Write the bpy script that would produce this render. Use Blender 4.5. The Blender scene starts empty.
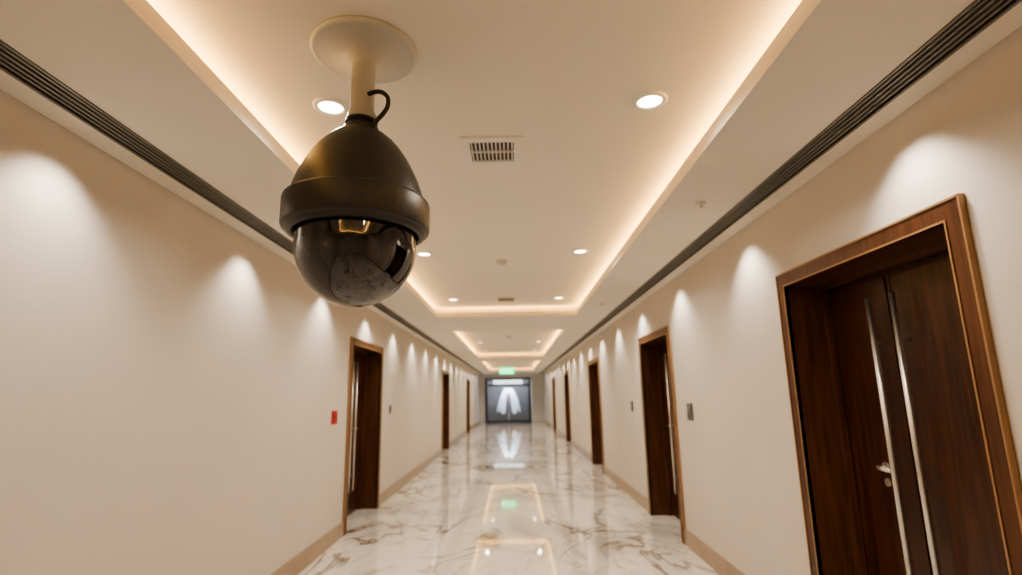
import bpy, math, random
from mathutils import Vector, Matrix
random.seed(4)
XL, XR = -2.06, 1.82
Y0, Y1 = -2.6, 31.9
ZC, ZU = 2.85, 3.0
scene = bpy.context.scene

# ---------------- materials ----------------
def newmat(name):
    m = bpy.data.materials.new(name); m.use_nodes = True
    nt = m.node_tree
    return m, nt, nt.nodes.get("Principled BSDF")
def N(nt, t, **kw):
    n = nt.nodes.new(t)
    for k, v in kw.items(): setattr(n, k, v)
    return n
def mat_simple(name, col, rough=0.5, metal=0.0, spec=0.5, var=0.04, scale=6.0, bump=0.0, bscale=200):
    m, nt, b = newmat(name)
    tc = N(nt, 'ShaderNodeTexCoord'); no = N(nt, 'ShaderNodeTexNoise')
    no.inputs['Scale'].default_value = scale; no.inputs['Detail'].default_value = 4
    nt.links.new(tc.outputs['Object'], no.inputs['Vector'])
    r = N(nt, 'ShaderNodeValToRGB')
    r.color_ramp.elements[0].position = .3; r.color_ramp.elements[1].position = .7
    r.color_ramp.elements[0].color = tuple(c*(1-var) for c in col)+(1,)
    r.color_ramp.elements[1].color = tuple(min(1, c*(1+var)) for c in col)+(1,)
    nt.links.new(no.outputs['Fac'], r.inputs['Fac'])
    nt.links.new(r.outputs['Color'], b.inputs['Base Color'])
    b.inputs['Roughness'].default_value = rough; b.inputs['Metallic'].default_value = metal
    b.inputs['Specular IOR Level'].default_value = spec
    if bump:
        n2 = N(nt, 'ShaderNodeTexNoise'); n2.inputs['Scale'].default_value = bscale
        nt.links.new(tc.outputs['Object'], n2.inputs['Vector'])
        bp = N(nt, 'ShaderNodeBump'); bp.inputs['Strength'].default_value = bump; bp.inputs['Distance'].default_value = .002
        nt.links.new(n2.outputs['Fac'], bp.inputs['Height']); nt.links.new(bp.outputs['Normal'], b.inputs['Normal'])
    return m
def mat_emit(name, col, s):
    m, nt, b = newmat(name)
    b.inputs['Base Color'].default_value = col+(1,)
    b.inputs['Emission Color'].default_value = col+(1,); b.inputs['Emission Strength'].default_value = s
    return m
def mat_wood(name, c1, c2, rough=.35):
    m, nt, b = newmat(name)
    tc = N(nt, 'ShaderNodeTexCoord'); mp = N(nt, 'ShaderNodeMapping')
    mp.inputs['Scale'].default_value = (14, 14, 1.1)
    no = N(nt, 'ShaderNodeTexNoise'); no.inputs['Scale'].default_value = 2.2; no.inputs['Detail'].default_value = 8; no.inputs['Distortion'].default_value = .6
    nt.links.new(tc.outputs['Object'], mp.inputs['Vector']); nt.links.new(mp.outputs[0], no.inputs['Vector'])
    r = N(nt, 'ShaderNodeValToRGB')
    r.color_ramp.elements[0].position = .32; r.color_ramp.elements[1].position = .7
    r.color_ramp.elements[0].color = c1+(1,); r.color_ramp.elements[1].color = c2+(1,)
    nt.links.new(no.outputs['Fac'], r.inputs['Fac']); nt.links.new(r.outputs[0], b.inputs['Base Color'])
    b.inputs['Roughness'].default_value = rough
    b.inputs['Specular IOR Level'].default_value = .4
    return m

M_wall = mat_simple('wall_paint', (.65, .60, .54), .8, spec=.2, var=.02, scale=1.2, bump=.2, bscale=260)
M_ceil = mat_simple('ceiling_paint', (.79, .74, .665), .8, spec=.2, var=.015, scale=1.5)
M_base = mat_simple('baseboard_stone', (.36, .27, .19), .3, var=.12, scale=5)
M_slot = mat_simple('slot_dark', (.05, .047, .043), .6)
M_slat = mat_simple('slot_slat_metal', (.20, .19, .175), .5, metal=.2)
M_wood = mat_wood('frame_walnut', (.060, .023, .012), (.130, .052, .025))
M_leaf = mat_wood('door_walnut', (.030, .011, .006), (.080, .028, .015), .3)
M_gold = mat_simple('gold_edge', (.36, .21, .11), .35, metal=.3)
M_steel = mat_simple('brushed_steel', (.75, .72, .68), .35, metal=1.0)
M_white = mat_simple('white_plastic', (.75, .72, .68), .5)
M_plate = mat_simple('painted_plate', (.46, .455, .44), .45)
M_house = mat_simple('camera_housing', (.040, .038, .036), .34, var=.05, scale=20, bump=.3, bscale=300)
M_black = mat_simple('black_rubber', (.012, .012, .012), .4)
M_mod = mat_simple('camera_module', (.012, .012, .012), .3)
M_red = mat_simple('red_plastic', (.5, .02, .02), .4)
M_redd = mat_simple('dark_red_plastic', (.25, .03, .03), .4)
M_grey = mat_simple('grey_plate', (.12, .11, .11), .4)
M_lens = mat_simple('lens_glass', (.01, .01, .02), .03, spec=1.0)
M_lamp = mat_emit('lamp_diffuser', (1, .84, .60), 12)
M_strip = mat_emit('cove_led', (1, .63, .25), 3)
M_green = mat_emit('exit_green', (.01, .8, .25), 3.5)
M_wsign = mat_emit('sign_white', (.75, .85, .9), 1.8)
M_cloth = mat_simple('white_fabric', (.88, .88, .88), .8)

# marble
M_floor, nt, b = newmat('marble_floor')
tc = N(nt, 'ShaderNodeTexCoord')
def veins(scale, dist, width, seed, rot):
    mp = N(nt, 'ShaderNodeMapping'); mp.inputs['Location'].default_value = (seed, seed*2, 0)
    mp.inputs['Rotation'].default_value = (0, 0, rot); mp.inputs['Scale'].default_value = (1, .55, 1)
    no = N(nt, 'ShaderNodeTexNoise'); no.inputs['Scale'].default_value = scale
    no.inputs['Detail'].default_value = 5; no.inputs['Roughness'].default_value = .5; no.inputs['Distortion'].default_value = dist
    nt.links.new(tc.outputs['Object'], mp.inputs[0]); nt.links.new(mp.outputs[0], no.inputs['Vector'])
    s = N(nt, 'ShaderNodeMath', operation='SUBTRACT'); s.inputs[1].default_value = .5
    a = N(nt, 'ShaderNodeMath', operation='ABSOLUTE')
    mr = N(nt, 'ShaderNodeMapRange'); mr.inputs[1].default_value = 0; mr.inputs[2].default_value = width
    mr.inputs[3].default_value = 1; mr.inputs[4].default_value = 0
    nt.links.new(no.outputs['Fac'], s.inputs[0]); nt.links.new(s.outputs[0], a.inputs[0]); nt.links.new(a.outputs[0], mr.inputs[0])
    n2 = N(nt, 'ShaderNodeTexNoise'); n2.inputs['Scale'].default_value = .9
    nt.links.new(mp.outputs[0], n2.inputs['Vector'])
    m2 = N(nt, 'ShaderNodeMapRange'); m2.inputs[1].default_value = .4; m2.inputs[2].default_value = .62
    nt.links.new(n2.outputs['Fac'], m2.inputs[0])
    mu = N(nt, 'ShaderNodeMath', operation='MULTIPLY')
    nt.links.new(mr.outputs[0], mu.inputs[0]); nt.links.new(m2.outputs[0], mu.inputs[1])
    return mu.outputs[0]
v1 = veins(.9, 1.2, .03, 3.1, .7)
v2 = veins(1.8, 1.0, .022, 8.3, -.6)
v3 = veins(.6, 1.0, .11, 5.5, .8)
def madd(a_, b_, fa, fb):
    x = N(nt, 'ShaderNodeMath', operation='MULTIPLY'); x.inputs[1].default_value = fa; nt.links.new(a_, x.inputs[0])
    y = N(nt, 'ShaderNodeMath', operation='MULTIPLY_ADD'); y.inputs[1].default_value = fb; nt.links.new(b_, y.inputs[0]); nt.links.new(x.outputs[0], y.inputs[2])
    return y.outputs[0]
s = madd(v1, v2, .95, .45); s = madd(s, v3, 1, .45)
br = N(nt, 'ShaderNodeTexBrick'); br.offset = 0
br.inputs['Scale'].default_value = 1; br.inputs['Mortar Size'].default_value = .003
br.inputs['Brick Width'].default_value = .96; br.inputs['Row Height'].default_value = .96
nt.links.new(tc.outputs['Object'], br.inputs['Vector'])
s = madd(s, br.outputs['Fac'], 1, .25)
cl = N(nt, 'ShaderNodeClamp'); nt.links.new(s, cl.inputs[0])
mx = N(nt, 'ShaderNodeMix', data_type='RGBA'); nt.links.new(cl.outputs[0], mx.inputs[0])
mx.inputs[6].default_value = (.74, .70, .64, 1); mx.inputs[7].default_value = (.20, .165, .13, 1)
nt.links.new(mx.outputs[2], b.inputs['Base Color'])
b.inputs['Roughness'].default_value = .04; b.inputs['Specular IOR Level'].default_value = .8

# dome glass
M_dome = bpy.data.materials.new('smoked_dome'); M_dome.use_nodes = True
nt = M_dome.node_tree; nt.nodes.clear()
o = N(nt, 'ShaderNodeOutputMaterial'); mix = N(nt, 'ShaderNodeMixShader'); tr = N(nt, 'ShaderNodeBsdfTransparent'); gl = N(nt, 'ShaderNodeBsdfGlossy')
tr.inputs[0].default_value = (.16, .16, .16, 1); gl.inputs['Roughness'].default_value = .003; gl.inputs[0].default_value = (.95, .95, .97, 1)
fr = N(nt, 'ShaderNodeFresnel'); fr.inputs[0].default_value = 2.05
nt.links.new(fr.outputs[0], mix.inputs[0]); nt.links.new(tr.outputs[0], mix.inputs[1]); nt.links.new(gl.outputs[0], mix.inputs[2]); nt.links.new(mix.outputs[0], o.inputs[0])
M_glass = bpy.data.materials.new('shopfront_glass'); M_glass.use_nodes = True
nt = M_glass.node_tree; nt.nodes.clear()
o = N(nt, 'ShaderNodeOutputMaterial'); mix = N(nt, 'ShaderNodeMixShader'); tr = N(nt, 'ShaderNodeBsdfTransparent'); gl = N(nt, 'ShaderNodeBsdfGlossy')
tr.inputs[0].default_value = (.8, .85, .9, 1); gl.inputs['Roughness'].default_value = .05; mix.inputs[0].default_value = .1
nt.links.new(tr.outputs[0], mix.inputs[1]); nt.links.new(gl.outputs[0], mix.inputs[2]); nt.links.new(mix.outputs[0], o.inputs[0])

# ---------------- mesh builder ----------------
class MB:
    def __init__(s): s.v=[]; s.f=[]; s.m=[]; s.sm=[]; s.mats=[]
    def mi(s, mat):
        if mat not in s.mats: s.mats.append(mat)
        return s.mats.index(mat)
    def face(s, idx, mat, smooth=False):
        s.f.append(idx); s.m.append(s.mi(mat)); s.sm.append(smooth)
    def box(s, x0,x1,y0,y1,z0,z1, mat):
        x0,x1=sorted((x0,x1)); y0,y1=sorted((y0,y1)); z0,z1=sorted((z0,z1))
        n=len(s.v)
        s.v += [(x0,y0,z0),(x1,y0,z0),(x1,y1,z0),(x0,y1,z0),(x0,y0,z1),(x1,y0,z1),(x1,y1,z1),(x0,y1,z1)]
        for q in ((0,3,2,1),(4,5,6,7),(0,1,5,4),(1,2,6,5),(2,3,7,6),(3,0,4,7)):
            s.face([n+i for i in q], mat)
    def lathe(s, prof, mat, c=(0,0,0), seg=64, rot=None, mats=None):
        n=len(s.v); c=Vector(c)
        for (r,z) in prof:
            for i in range(seg):
                a=2*math.pi*i/seg; p=Vector((r*math.cos(a), r*math.sin(a), z))
                if rot: p = rot @ p
                s.v.append(tuple(p+c))
        for j in range(len(prof)-1):
            mm = mats[j] if mats else mat
            for i in range(seg):
                k=(i+1)%seg
                s.face([n+j*seg+i, n+j*seg+k, n+(j+1)*seg+k, n+(j+1)*seg+i], mm, True)
    def tube(s, pts, r, mat, seg=12):
        pts=[Vector(p) for p in pts]; n=len(s.v)
        for i,p in enumerate(pts):
            t=(pts[min(i+1,len(pts)-1)]-pts[max(i-1,0)]).normalized()
            a=Vector((0,1,0)) if abs(t.y)<.9 else Vector((1,0,0))
            u=t.cross(a).normalized(); w=t.cross(u)
            for k in range(seg):
                an=2*math.pi*k/seg; s.v.append(tuple(p+(u*math.cos(an)+w*math.sin(an))*r))
        for i in range(len(pts)-1):
            for k in range(seg):
                l=(k+1)%seg
                s.face([n+i*seg+k,n+i*seg+l,n+(i+1)*seg+l,n+(i+1)*seg+k], mat, True)
        s.face([n+k for k in range(seg)], mat); s.face([n+(len(pts)-1)*seg+k for k in range(seg)], mat)
    def prism(s, poly, y0, y1, mat):
        n=len(s.v); k=len(poly)
        s.v += [(x,y0,z) for x,z in poly]+[(x,y1,z) for x,z in poly]
        s.face([n+i for i in range(k)], mat); s.face([n+k+i for i in reversed(range(k))], mat)
        for i in range(k): s.face([n+i, n+k+i, n+k+(i+1)%k, n+(i+1)%k], mat)
    def obj(s, name, parent=None, loc=(0,0,0), bevel=0):
        me=bpy.data.meshes.new(name); me.from_pydata(s.v,[],s.f)
        for m in s.mats: me.materials.append(m)
        for p,mi,sm in zip(me.polygons,s.m,s.sm): p.material_index=mi; p.use_smooth=sm
        import bmesh
        bm=bmesh.new(); bm.from_mesh(me); bmesh.ops.recalc_face_normals(bm, faces=bm.faces); bm.to_mesh(me); bm.free()
        ob=bpy.data.objects.new(name, me); scene.collection.objects.link(ob); ob.location=loc
        if parent: ob.parent=parent
        if bevel:
            bv=ob.modifiers.new('bevel','BEVEL'); bv.width=bevel; bv.segments=2; bv.limit_method='ANGLE'
        return ob
def empty(name, loc=(0,0,0)):
    e=bpy.data.objects.new(name,None); e.empty_display_size=.1; scene.collection.objects.link(e); e.location=loc; return e
def light(name, typ, loc, power, col, parent=None, rot=(0,0,0), **kw):
    l=bpy.data.lights.new(name,typ); l.energy=power; l.color=col
    for k,v in kw.items(): setattr(l,k,v)
    ob=bpy.data.objects.new(name,l); scene.collection.objects.link(ob); ob.location=loc; ob.rotation_euler=rot
    if parent: ob.parent=parent
    return ob

# ---------------- room shell ----------------
f=MB(); f.box(XL-.5,XR+.5,Y0-.2,Y1+2.2,-.1,0,M_floor); f.obj('floor')

doorsR=[(2.02,3.53),(6.1,7.6),(11.3,12.9),(17.6,19.1),(23.6,25.1)]
doorsL=[(6.7,8.35),(15.5,17.1),(23.4,25.0)]
FH=2.36
FW=.09
def wall(name, s, xw, doors):
    w=MB(); T=.45
    y=Y0-.2
    for a,b_ in doors:
        a2,b2=a+.03,b_-.03
        w.box(xw,xw+s*T,y,a2,0,3.1,M_wall)
        w.box(xw,xw+s*T,a2,b2,FH-.03,3.1,M_wall)
        w.box(xw+s*(T-.04),xw+s*T,a2,b2,0,FH-.03,M_wall)
        y=b2
    w.box(xw,xw+s*T,y,Y1+.2,0,3.1,M_wall)
    return w.obj(name)
wall('wall_left',-1,XL,doorsL); wall('wall_right',1,XR,doorsR)
def baseb(name,s,xw,doors):
    w=MB(); y=Y0
    for a,b_ in doors+[(Y1,Y1)]:
        if a>y:
            w.box(xw-s*.018,xw,y,a,0,.15,M_base); w.box(xw-s*.012,xw,y,a,.15,.165,M_base)
        y=b_
    w.obj(name)
baseb('baseboard_left',-1,XL,doorsL); baseb('baseboard_right',1,XR,doorsR)
w=MB(); w.box(XL,XR,Y0-.2,Y0,0,3.1,M_wall); w.obj('wall_back')
w=MB(); w.box(XL,-1.65,Y1,Y1+.2,0,3.1,M_wall); w.box(1.05,XR,Y1,Y1+.2,0,3.1,M_wall); w.box(-1.65,1.05,Y1,Y1+.2,2.6,3.1,M_wall)
w.box(-1.7,-1.65,Y1+.2,Y1+2,0,2.7,M_grey); w.box(1.05,1.1,Y1+.2,Y1+2,0,2.7,M_grey); w.box(-1.7,1.1,Y1+1.95,Y1+2,0,2.7,M_grey); w.box(-1.7,1.1,Y1+.2,Y1+2,2.6,2.7,M_grey)
w.obj('wall_front')

# ceiling
c=MB()
c.box(XL,XR,Y0,Y1,ZU,ZU+.1,M_ceil)
TX0,TX1=-1.22,1.03
trays=[(-1.4,8.5),(10.5,18.2),(20.2,28.5)]
sL=(XL+.14,XL+.28); sR=(XR-.27,XR-.13)
zt=ZC+.03
for x0,x1 in ((XL,sL[0]),(sL[1],TX0),(TX1,sR[0]),(sR[1],XR)): c.box(x0,x1,Y0,Y1,ZC,zt,M_ceil)
ys=[Y0]+[v for t in trays for v in t]+[Y1]
for i in range(0,len(ys),2): c.box(TX0,TX1,ys[i],ys[i+1],ZC,zt,M_ceil)
for a,b_ in trays:
    h=.082
    c.box(TX0-.02,TX0,a,b_,zt,ZC+h,M_ceil); c.box(TX1,TX1+.02,a,b_,zt,ZC+h,M_ceil)
    c.box(TX0-.02,TX1+.02,a-.02,a,zt,ZC+h,M_ceil); c.box(TX0-.02,TX1+.02,b_,b_+.02,zt,ZC+h,M_ceil)
    g=.17
    c.box(TX0-g-.02,TX0-g,a-g,b_+g,zt,ZU,M_ceil); c.box(TX1+g,TX1+g+.02,a-g,b_+g,zt,ZU,M_ceil)
    c.box(TX0-g,TX1+g,a-g-.02,a-g,zt,ZU,M_ceil); c.box(TX0-g,TX1+g,b_+g,b_+g+.02,zt,ZU,M_ceil)
c.obj('ceiling')

for (a,b_) in (sL,sR):
    d=MB(); ya,yb=Y0+.02,Y1-.02
    d.box(a+.001,a+.004,ya,yb,ZC-.004,ZC+.07,M_slot); d.box(b_-.004,b_-.001,ya,yb,ZC-.004,ZC+.07,M_slot); d.box(a+.001,b_-.001,ya,yb,ZC+.065,ZC+.07,M_slot)
    for k in (.2,.4,.6,.8):
        x=a+(b_-a)*k; d.box(x-.006,x+.006,ya,yb,ZC-.002,ZC+.02,M_slat)
    for q in (a,b_): d.box(q-.007,q+.007,ya,yb,ZC-.006,ZC-.0005,M_slat)
    d.obj('linear_air_diffuser')

# cove lights
COVE=(1,.58,.18)
for a,b_ in trays:
    e=empty('cove_light',((TX0+TX1)/2,(a+b_)/2,ZC+.066)); ex,ey,ez=e.location
    L=b_-a; Wd=TX1-TX0; q=.095
    m=MB()
    for x in (TX0-q,TX1+q): m.box(x-.012-ex,x+.012-ex,a-q-ey,b_+q-ey,-.036,.004,M_strip)
    for y in (a-q,b_+q): m.box(TX0-q-ex,TX1+q-ex,y-.012-ey,y+.012-ey,-.036,.003,M_strip)
    m.obj('led_strip',e)
    P=3.5; T=math.radians(55)
    for nm,x,sg in (('glow_a',TX0-q,1),('glow_b',TX1+q,-1)):
        light(nm,'AREA',(x-ex+sg*.014,0,.018),P*L,COVE,e,rot=(math.pi,sg*T,0),shape='RECTANGLE',size=.03,size_y=L)
    for nm,y,sg in (('glow_c',a-q,1),('glow_d',b_+q,-1)):
        light(nm,'AREA',(0,y-ey+sg*.014,.018),P*Wd,COVE,e,rot=(math.pi-sg*T,0,0),shape='RECTANGLE',size=Wd,size_y=.03)

# downlights
WARM=(1,.89,.75)
def downlight(x,y,P):
    e=empty('recessed_downlight',(x,y,ZU))
    m=MB(); m.lathe([(.058,-.004),(.062,-.012),(.078,-.010),(.084,-.003),(.084,.0)],M_white,seg=40)
    m.obj('trim_ring',e)
    m=MB(); m.lathe([(.0005,-.005),(.03,-.005),(.060,-.005)],M_lamp,seg=40); m.obj('lamp_face',e)
    light('lamp','SPOT',(0,0,-.02),P,WARM,e,spot_size=math.radians(160),spot_blend=.7,shadow_soft_size=.05)
for y in (-.4,2.36,5.12,7.7,11.4,14.2,17,21.2,24,26.8):
    for x in (-.87,.69): downlight(x,y,35 if y<0 else 56)

# wall washer lamps in the linear slots
for xs in (XL+.21,XR-.20):
    for i in range(0,17):
        y=2.22+1.72*i
        light('wall_washer','SPOT',(xs,y,ZC-.012),44,(1,.9,.77),None,spot_size=math.radians(108),spot_blend=.7,shadow_soft_size=.035)

# AC grille
e=empty('air_vent',(-.10,2.87,ZU)); m=MB()
for q,(x0,x1,y0,y1) in enumerate(((-.175,-.125,-.175,.175),(.125,.175,-.175,.175),(-.125,.125,-.175,-.125),(-.125,.125,.125,.175))):
    m.box(x0,x1,y0,y1,-.014,0,M_white)
m.box(-.125,.125,-.125,.125,-.002,0,M_slot)
m.obj('frame',e,bevel=.003)
m=MB()
for i in range(11):
    x=-.115+i*.023; m.box(x-.0035,x+.0035,-.125,.125,-.012,-.001,M_white)
m.box(-.125,.125,-.004,.004,-.013,-.001,M_white); m.obj('louvres',e)
e=empty('air_vent',(-.09,7.75,ZU)); m=MB()
m.box(-.16,.16,-.16,.16,-.012,0,M_white); m.box(-.12,.12,-.12,.12,-.014,-.012,M_slot); m.obj('frame',e)
def detector(x,y,z,r=.05):
    e=empty('smoke_detector',(x,y,z)); m=MB()
    m.lathe([(r*1.1,0),(r*1.1,-.012),(r,-.016),(r*.85,-.035),(r*.5,-.045),(.001,-.046)],M_plate,seg=32); m.obj('body',e)
detector(-.10,5.45,ZU,.06); detector(-.1,12.8,ZU)
def sprinkler(x,y,z):
    e=empty('fire_sprinkler',(x,y,z)); m=MB()
    m.lathe([(.035,0),(.035,-.005),(.012,-.01),(.01,-.03),(.022,-.032),(.022,-.035),(.001,-.036)],M_white,seg=24); m.obj('head',e)
sprinkler(1.28,3.4,ZC); sprinkler(1.28,7.4,ZC)

# ---------------- doors ----------------
def door(n, s, xw, ya, yb, lead):
    e=empty('door_%d'%n,(xw,(ya+yb)/2,0)); W=(yb-ya)/2
    X=lambda d: s*d
    m=MB(); iW=W-FW; iH=FH-FW; D=.26
    m.box(X(-.022),X(.0),-W,-iW,0,FH,M_wood); m.box(X(-.022),X(0),iW,W,0,FH,M_wood); m.box(X(-.022),X(0),-iW,iW,iH,FH,M_wood)
    m.box(X(.001),X(D+.06),-iW-.035,-iW,0,iH+.03,M_wood); m.box(X(.001),X(D+.06),iW,iW+.035,0,iH+.03,M_wood); m.box(X(.001),X(D+.06),-iW,iW,iH,iH+.03,M_wood)
    m.box(X(D-.05),X(D-.01),-iW,-iW+.03,0,iH,M_wood); m.box(X(D-.05),X(D-.01),iW-.03,iW,0,iH,M_wood); m.box(X(D-.05),X(D-.01),-iW+.03,iW-.03,iH-.03,iH,M_wood)
    m.obj('frame',e)
    m=MB(); t=.010
    for q,zt_ in ((W+.003,FH+.003),(iW+t,iH+t)):
        m.box(X(-.027),X(-.001),-q,-q+t,0,zt_,M_gold); m.box(X(-.027),X(-.001),q-t,q,0,zt_,M_gold)
        m.box(X(-.027),X(-.001),-q+t,q-t,zt_-t,zt_,M_gold)
    m.obj('gold_trim',e)
    seam = lead
    m=MB()
    for (p,q) in ((-iW+.004,seam-.003),(seam+.003,iW-.004)):
        m.box(X(D),X(D+.045),p,q,.008,iH-.004,M_leaf)
        m.box(X(D-.008),X(D),p+.03,q-.03,.05,iH-.05,M_leaf)
    m.obj('leaf',e,bevel=.003)
    m=MB()
    for yy in (seam-.095,seam+.095):
        m.tube([(X(D-.07),yy,.35),(X(D-.07),yy,2.10)],.016,M_steel,16)
        for z in (.55,1.85): m.tube([(X(D-.008),yy,z),(X(D-.07),yy,z)],.008,M_steel,10)
    m.obj('pull_bars',e)
    yy=seam+.24; m=MB()
    m.tube([(X(D-.008),yy,1.17),(X(D-.018),yy,1.17)],.028,M_steel,20)
    m.tube([(X(D-.015),yy,1.17),(X(D-.06),yy,1.17),(X(D-.066),yy-.02,1.17),(X(D-.066),yy-.12,1.165)],.011,M_steel,12)
    m.tube([(X(D-.008),yy,1.09),(X(D-.018),yy,1.09)],.022,M_steel,20)
    m.obj('lever',e)
i=1
for a,b_ in doorsR: door(i,1,XR,a,b_,.09); i+=1
for a,b_ in doorsL: door(i,-1,XL,a,b_,.09); i+=1

def plate(name,s,xw,y,z,w,h,mat,mat2):
    e=empty(name,(xw,y,z)); m=MB(); m.box(-s*.014,-s*.0005,-w/2,w/2,-h/2,h/2,mat); m.obj('housing',e,bevel=.004)
    m=MB(); m.box(-s*.019,-s*.014,-w*.3,w*.3,-h*.12,h*.30,mat2); m.obj('face',e,bevel=.002)
plate('fire_alarm_call_point',-1,XL,6.22,1.385,.17,.15,M_red,M_redd)
plate('card_reader',-1,XL,9.0,1.40,.10,.14,M_grey,M_slot)
plate('card_reader',1,XR,5.62,1.40,.16,.17,M_grey,M_slat)
plate('card_reader',1,XR,8.35,1.40,.12,.15,M_grey,M_slat)

# exit sign
e=empty('exit_sign',(-.27,22,2.58)); m=MB()
m.box(-.29,.29,-.02,.02,-.12,.12,M_green); m.obj('panel',e,bevel=.004)
m=MB(); m.box(-.31,.31,-.03,.03,.12,.14,M_white)
for x in (-.2,.2): m.tube([(x,0,.13),(x,0,.27)],.006,M_steel,8)
m.obj('hanger',e)
m=MB()
m.prism([(-.05,-.08),(-.02,-.08),(.02,-.01),(.06,-.05),(.08,-.03),(.03,.04),(.0,.05),(-.05,.02),(-.04,0),(-.01,.02),(-.02,-.03)],-.024,-.02,M_wsign)
m.box(.0,.035,-.024,-.02,.06,.09,M_wsign); m.box(-.24,-.12,-.024,-.02,-.01,.01,M_wsign)
m.prism([(-.27,0),(-.22,.04),(-.22,-.04)],-.024,-.02,M_wsign)
m.obj('pictogram',e)

# shopfront at corridor end
CX=-.34
e=empty('glass_entrance',(CX,Y1,0)); m=MB()
for x0,x1,z0,z1 in ((-1.35,-1.22,0,2.6),(1.22,1.35,0,2.6),(-1.22,1.22,2.5,2.6),(-1.22,1.22,2.12,2.22),(-1.22,1.22,0,.14)):
    m.box(x0,x1,-.03,.05,z0,z1,M_black)
m.obj('frame',e,bevel=.005)
m=MB(); m.box(-1.22,1.22,.01,.02,.14,2.5,M_glass); m.obj('panes',e)
m=MB(); m.box(-.85,.85,-.06,-.031,2.26,2.46,M_wsign); m.obj('sign_board',e)
e=empty('display_gown',(CX+.02,Y1+.9,0))
m=MB()
for sg in (-1,1):
    prof=[(.01,1.95),(.08,2.02),(.18,2.0),(.28,1.90),(.40,1.68),(.50,1.40),(.58,1.10),(.66,.80),(.68,.62),(.60,.60),(.54,.80),(.48,.60),(.38,.50),(.26,.48),(.19,.62),(.17,.95),(.14,1.3),(.09,1.6),(.01,1.75)]
    m.prism([(sg*x*1.05,z) for x,z in prof],-.12,.05,M_cloth)
m.obj('cloth',e,bevel=.03)
m=MB(); m.tube([(0,0,0),(0,0,1.9)],.02,M_steel); m.lathe([(.3,0),(.3,.02),(.02,.03)],M_steel,seg=32); m.obj('stand',e)
light('shop_lamp','AREA',(CX,Y1+.35,2.52),170,(.88,.93,1),None,rot=(math.radians(25),0,0),shape='RECTANGLE',size=2,size_y=.3)

# ---------------- PTZ security camera ----------------
B=1.6
e=empty('security_camera',(-.59,1.945,0))
m=MB()
m.lathe([(.001,ZU),(.211,ZU),(.213,ZU-.008),(.208,ZU-.018),(.196,ZU-.022),(.07,ZU-.026),(.062,ZU-.05),(.05,ZU-.06),(.047,ZU-.08),(.047,B+1.12),(.055,B+1.115),(.057,B+1.04),(.03,B+1.03)],M_plate,seg=72)
m.obj('ceiling_plate_and_pole',e)
m=MB()
prof=[(.02,1.105),(.064,1.10),(.072,1.09),(.076,1.07),(.088,1.058),(.115,1.04),(.145,1.01),(.172,.973),(.198,.93),(.222,.88),(.243,.83),(.259,.785),(.268,.752),(.270,.744),(.272,.738),(.286,.736),(.292,.731),(.294,.724),(.294,.632),(.291,.624),(.284,.62),(.276,.619),(.274,.608),(.262,.603),(.25,.603),(.246,.61),(.246,.66),(.02,.68)]
K=.935
zc=lambda z: z if z<.83 else .83+(z-.83)*.86
m.lathe([(r*K,zc(z)+B) for r,z in prof],M_house,seg=96); m.obj('housing',e)
m=MB(); R=.224; cz=B+.558
m.lathe([(R,B+.62)]+[(max(.0005,R*math.cos(a)),cz-R*math.sin(a)) for a in [math.radians(90*k/28) for k in range(29)]],M_dome,seg=96); m.obj('dome_glass',e)
m=MB()
bc=Vector((.0,0,B+.565)); Rb=.13
m.lathe([(max(.001,Rb*math.cos(a)),Rb*math.sin(a)) for a in [math.radians(-90+180*k/24) for k in range(25)]],M_mod,c=bc,seg=48)
rot=Matrix.Rotation(math.radians(25),3,'Z')@Matrix.Rotation(math.radians(115),3,'X')
m.lathe([(.001,.155),(.05,.155),(.062,.16),(.07,.155),(.072,.10)],M_black,c=bc,seg=40,rot=rot,mats=[M_lens,M_lens,M_black,M_black])
for sx in (-1,1): m.box(sx*.135,sx*.155,-.05,.05,B+.50,B+.655,M_black)
m.lathe([(.2,B+.66),(.2,B+.64),(.001,B+.64)],M_black,seg=48)
m.obj('camera_module',e)
m=MB()
pts=[]
P=[(.030,-.03,1.185),(.062,-.035,1.192),(.090,-.04,1.185),(.113,-.045,1.158),(.113,-.045,1.12),(.095,-.045,1.088),(.074,-.04,1.068),(.055,-.035,1.045)]
P=[Vector(p) for p in P]
for i in range(len(P)-1):
    p0=P[max(i-1,0)];p1=P[i];p2=P[i+1];p3=P[min(i+2,len(P)-1)]
    for k in range(6):
        t=k/6; pts.append(.5*((2*p1)+(-p0+p2)*t+(2*p0-5*p1+4*p2-p3)*t*t+(-p0+3*p1-3*p2+p3)*t**3)+Vector((0,0,B)))
pts.append(P[-1]+Vector((0,0,B)))
m.tube(pts,.009,M_black,12)
m.lathe([(.0575,1.065+B),(.063,1.063+B),(.063,1.083+B),(.0575,1.085+B)],M_black,seg=40)
m.obj('cable',e)

# world
wd=bpy.data.worlds.new('world'); scene.world=wd; wd.use_nodes=True
wd.node_tree.nodes['Background'].inputs[0].default_value=(.9,.8,.7,1); wd.node_tree.nodes['Background'].inputs[1].default_value=.05

# camera
cd=bpy.data.cameras.new('camera'); cam=bpy.data.objects.new('camera',cd); scene.collection.objects.link(cam)
cd.sensor_width=36; cd.lens=530/1022*36; cd.clip_start=.02
Rm=Matrix.Rotation(math.radians(.1),4,'Z')@Matrix.Rotation(math.radians(90+11.47),4,'X')@Matrix.Rotation(math.radians(-1.0),4,'Z')
cam.matrix_world=Matrix.Translation((0,0,1.6))@Rm
cd.dof.use_dof=True; cd.dof.focus_distance=1.9; cd.dof.aperture_fstop=1.6
scene.camera=cam
scene.view_settings.view_transform='AgX'
scene.view_settings.look='AgX - Medium High Contrast'
scene.view_settings.exposure=0.08
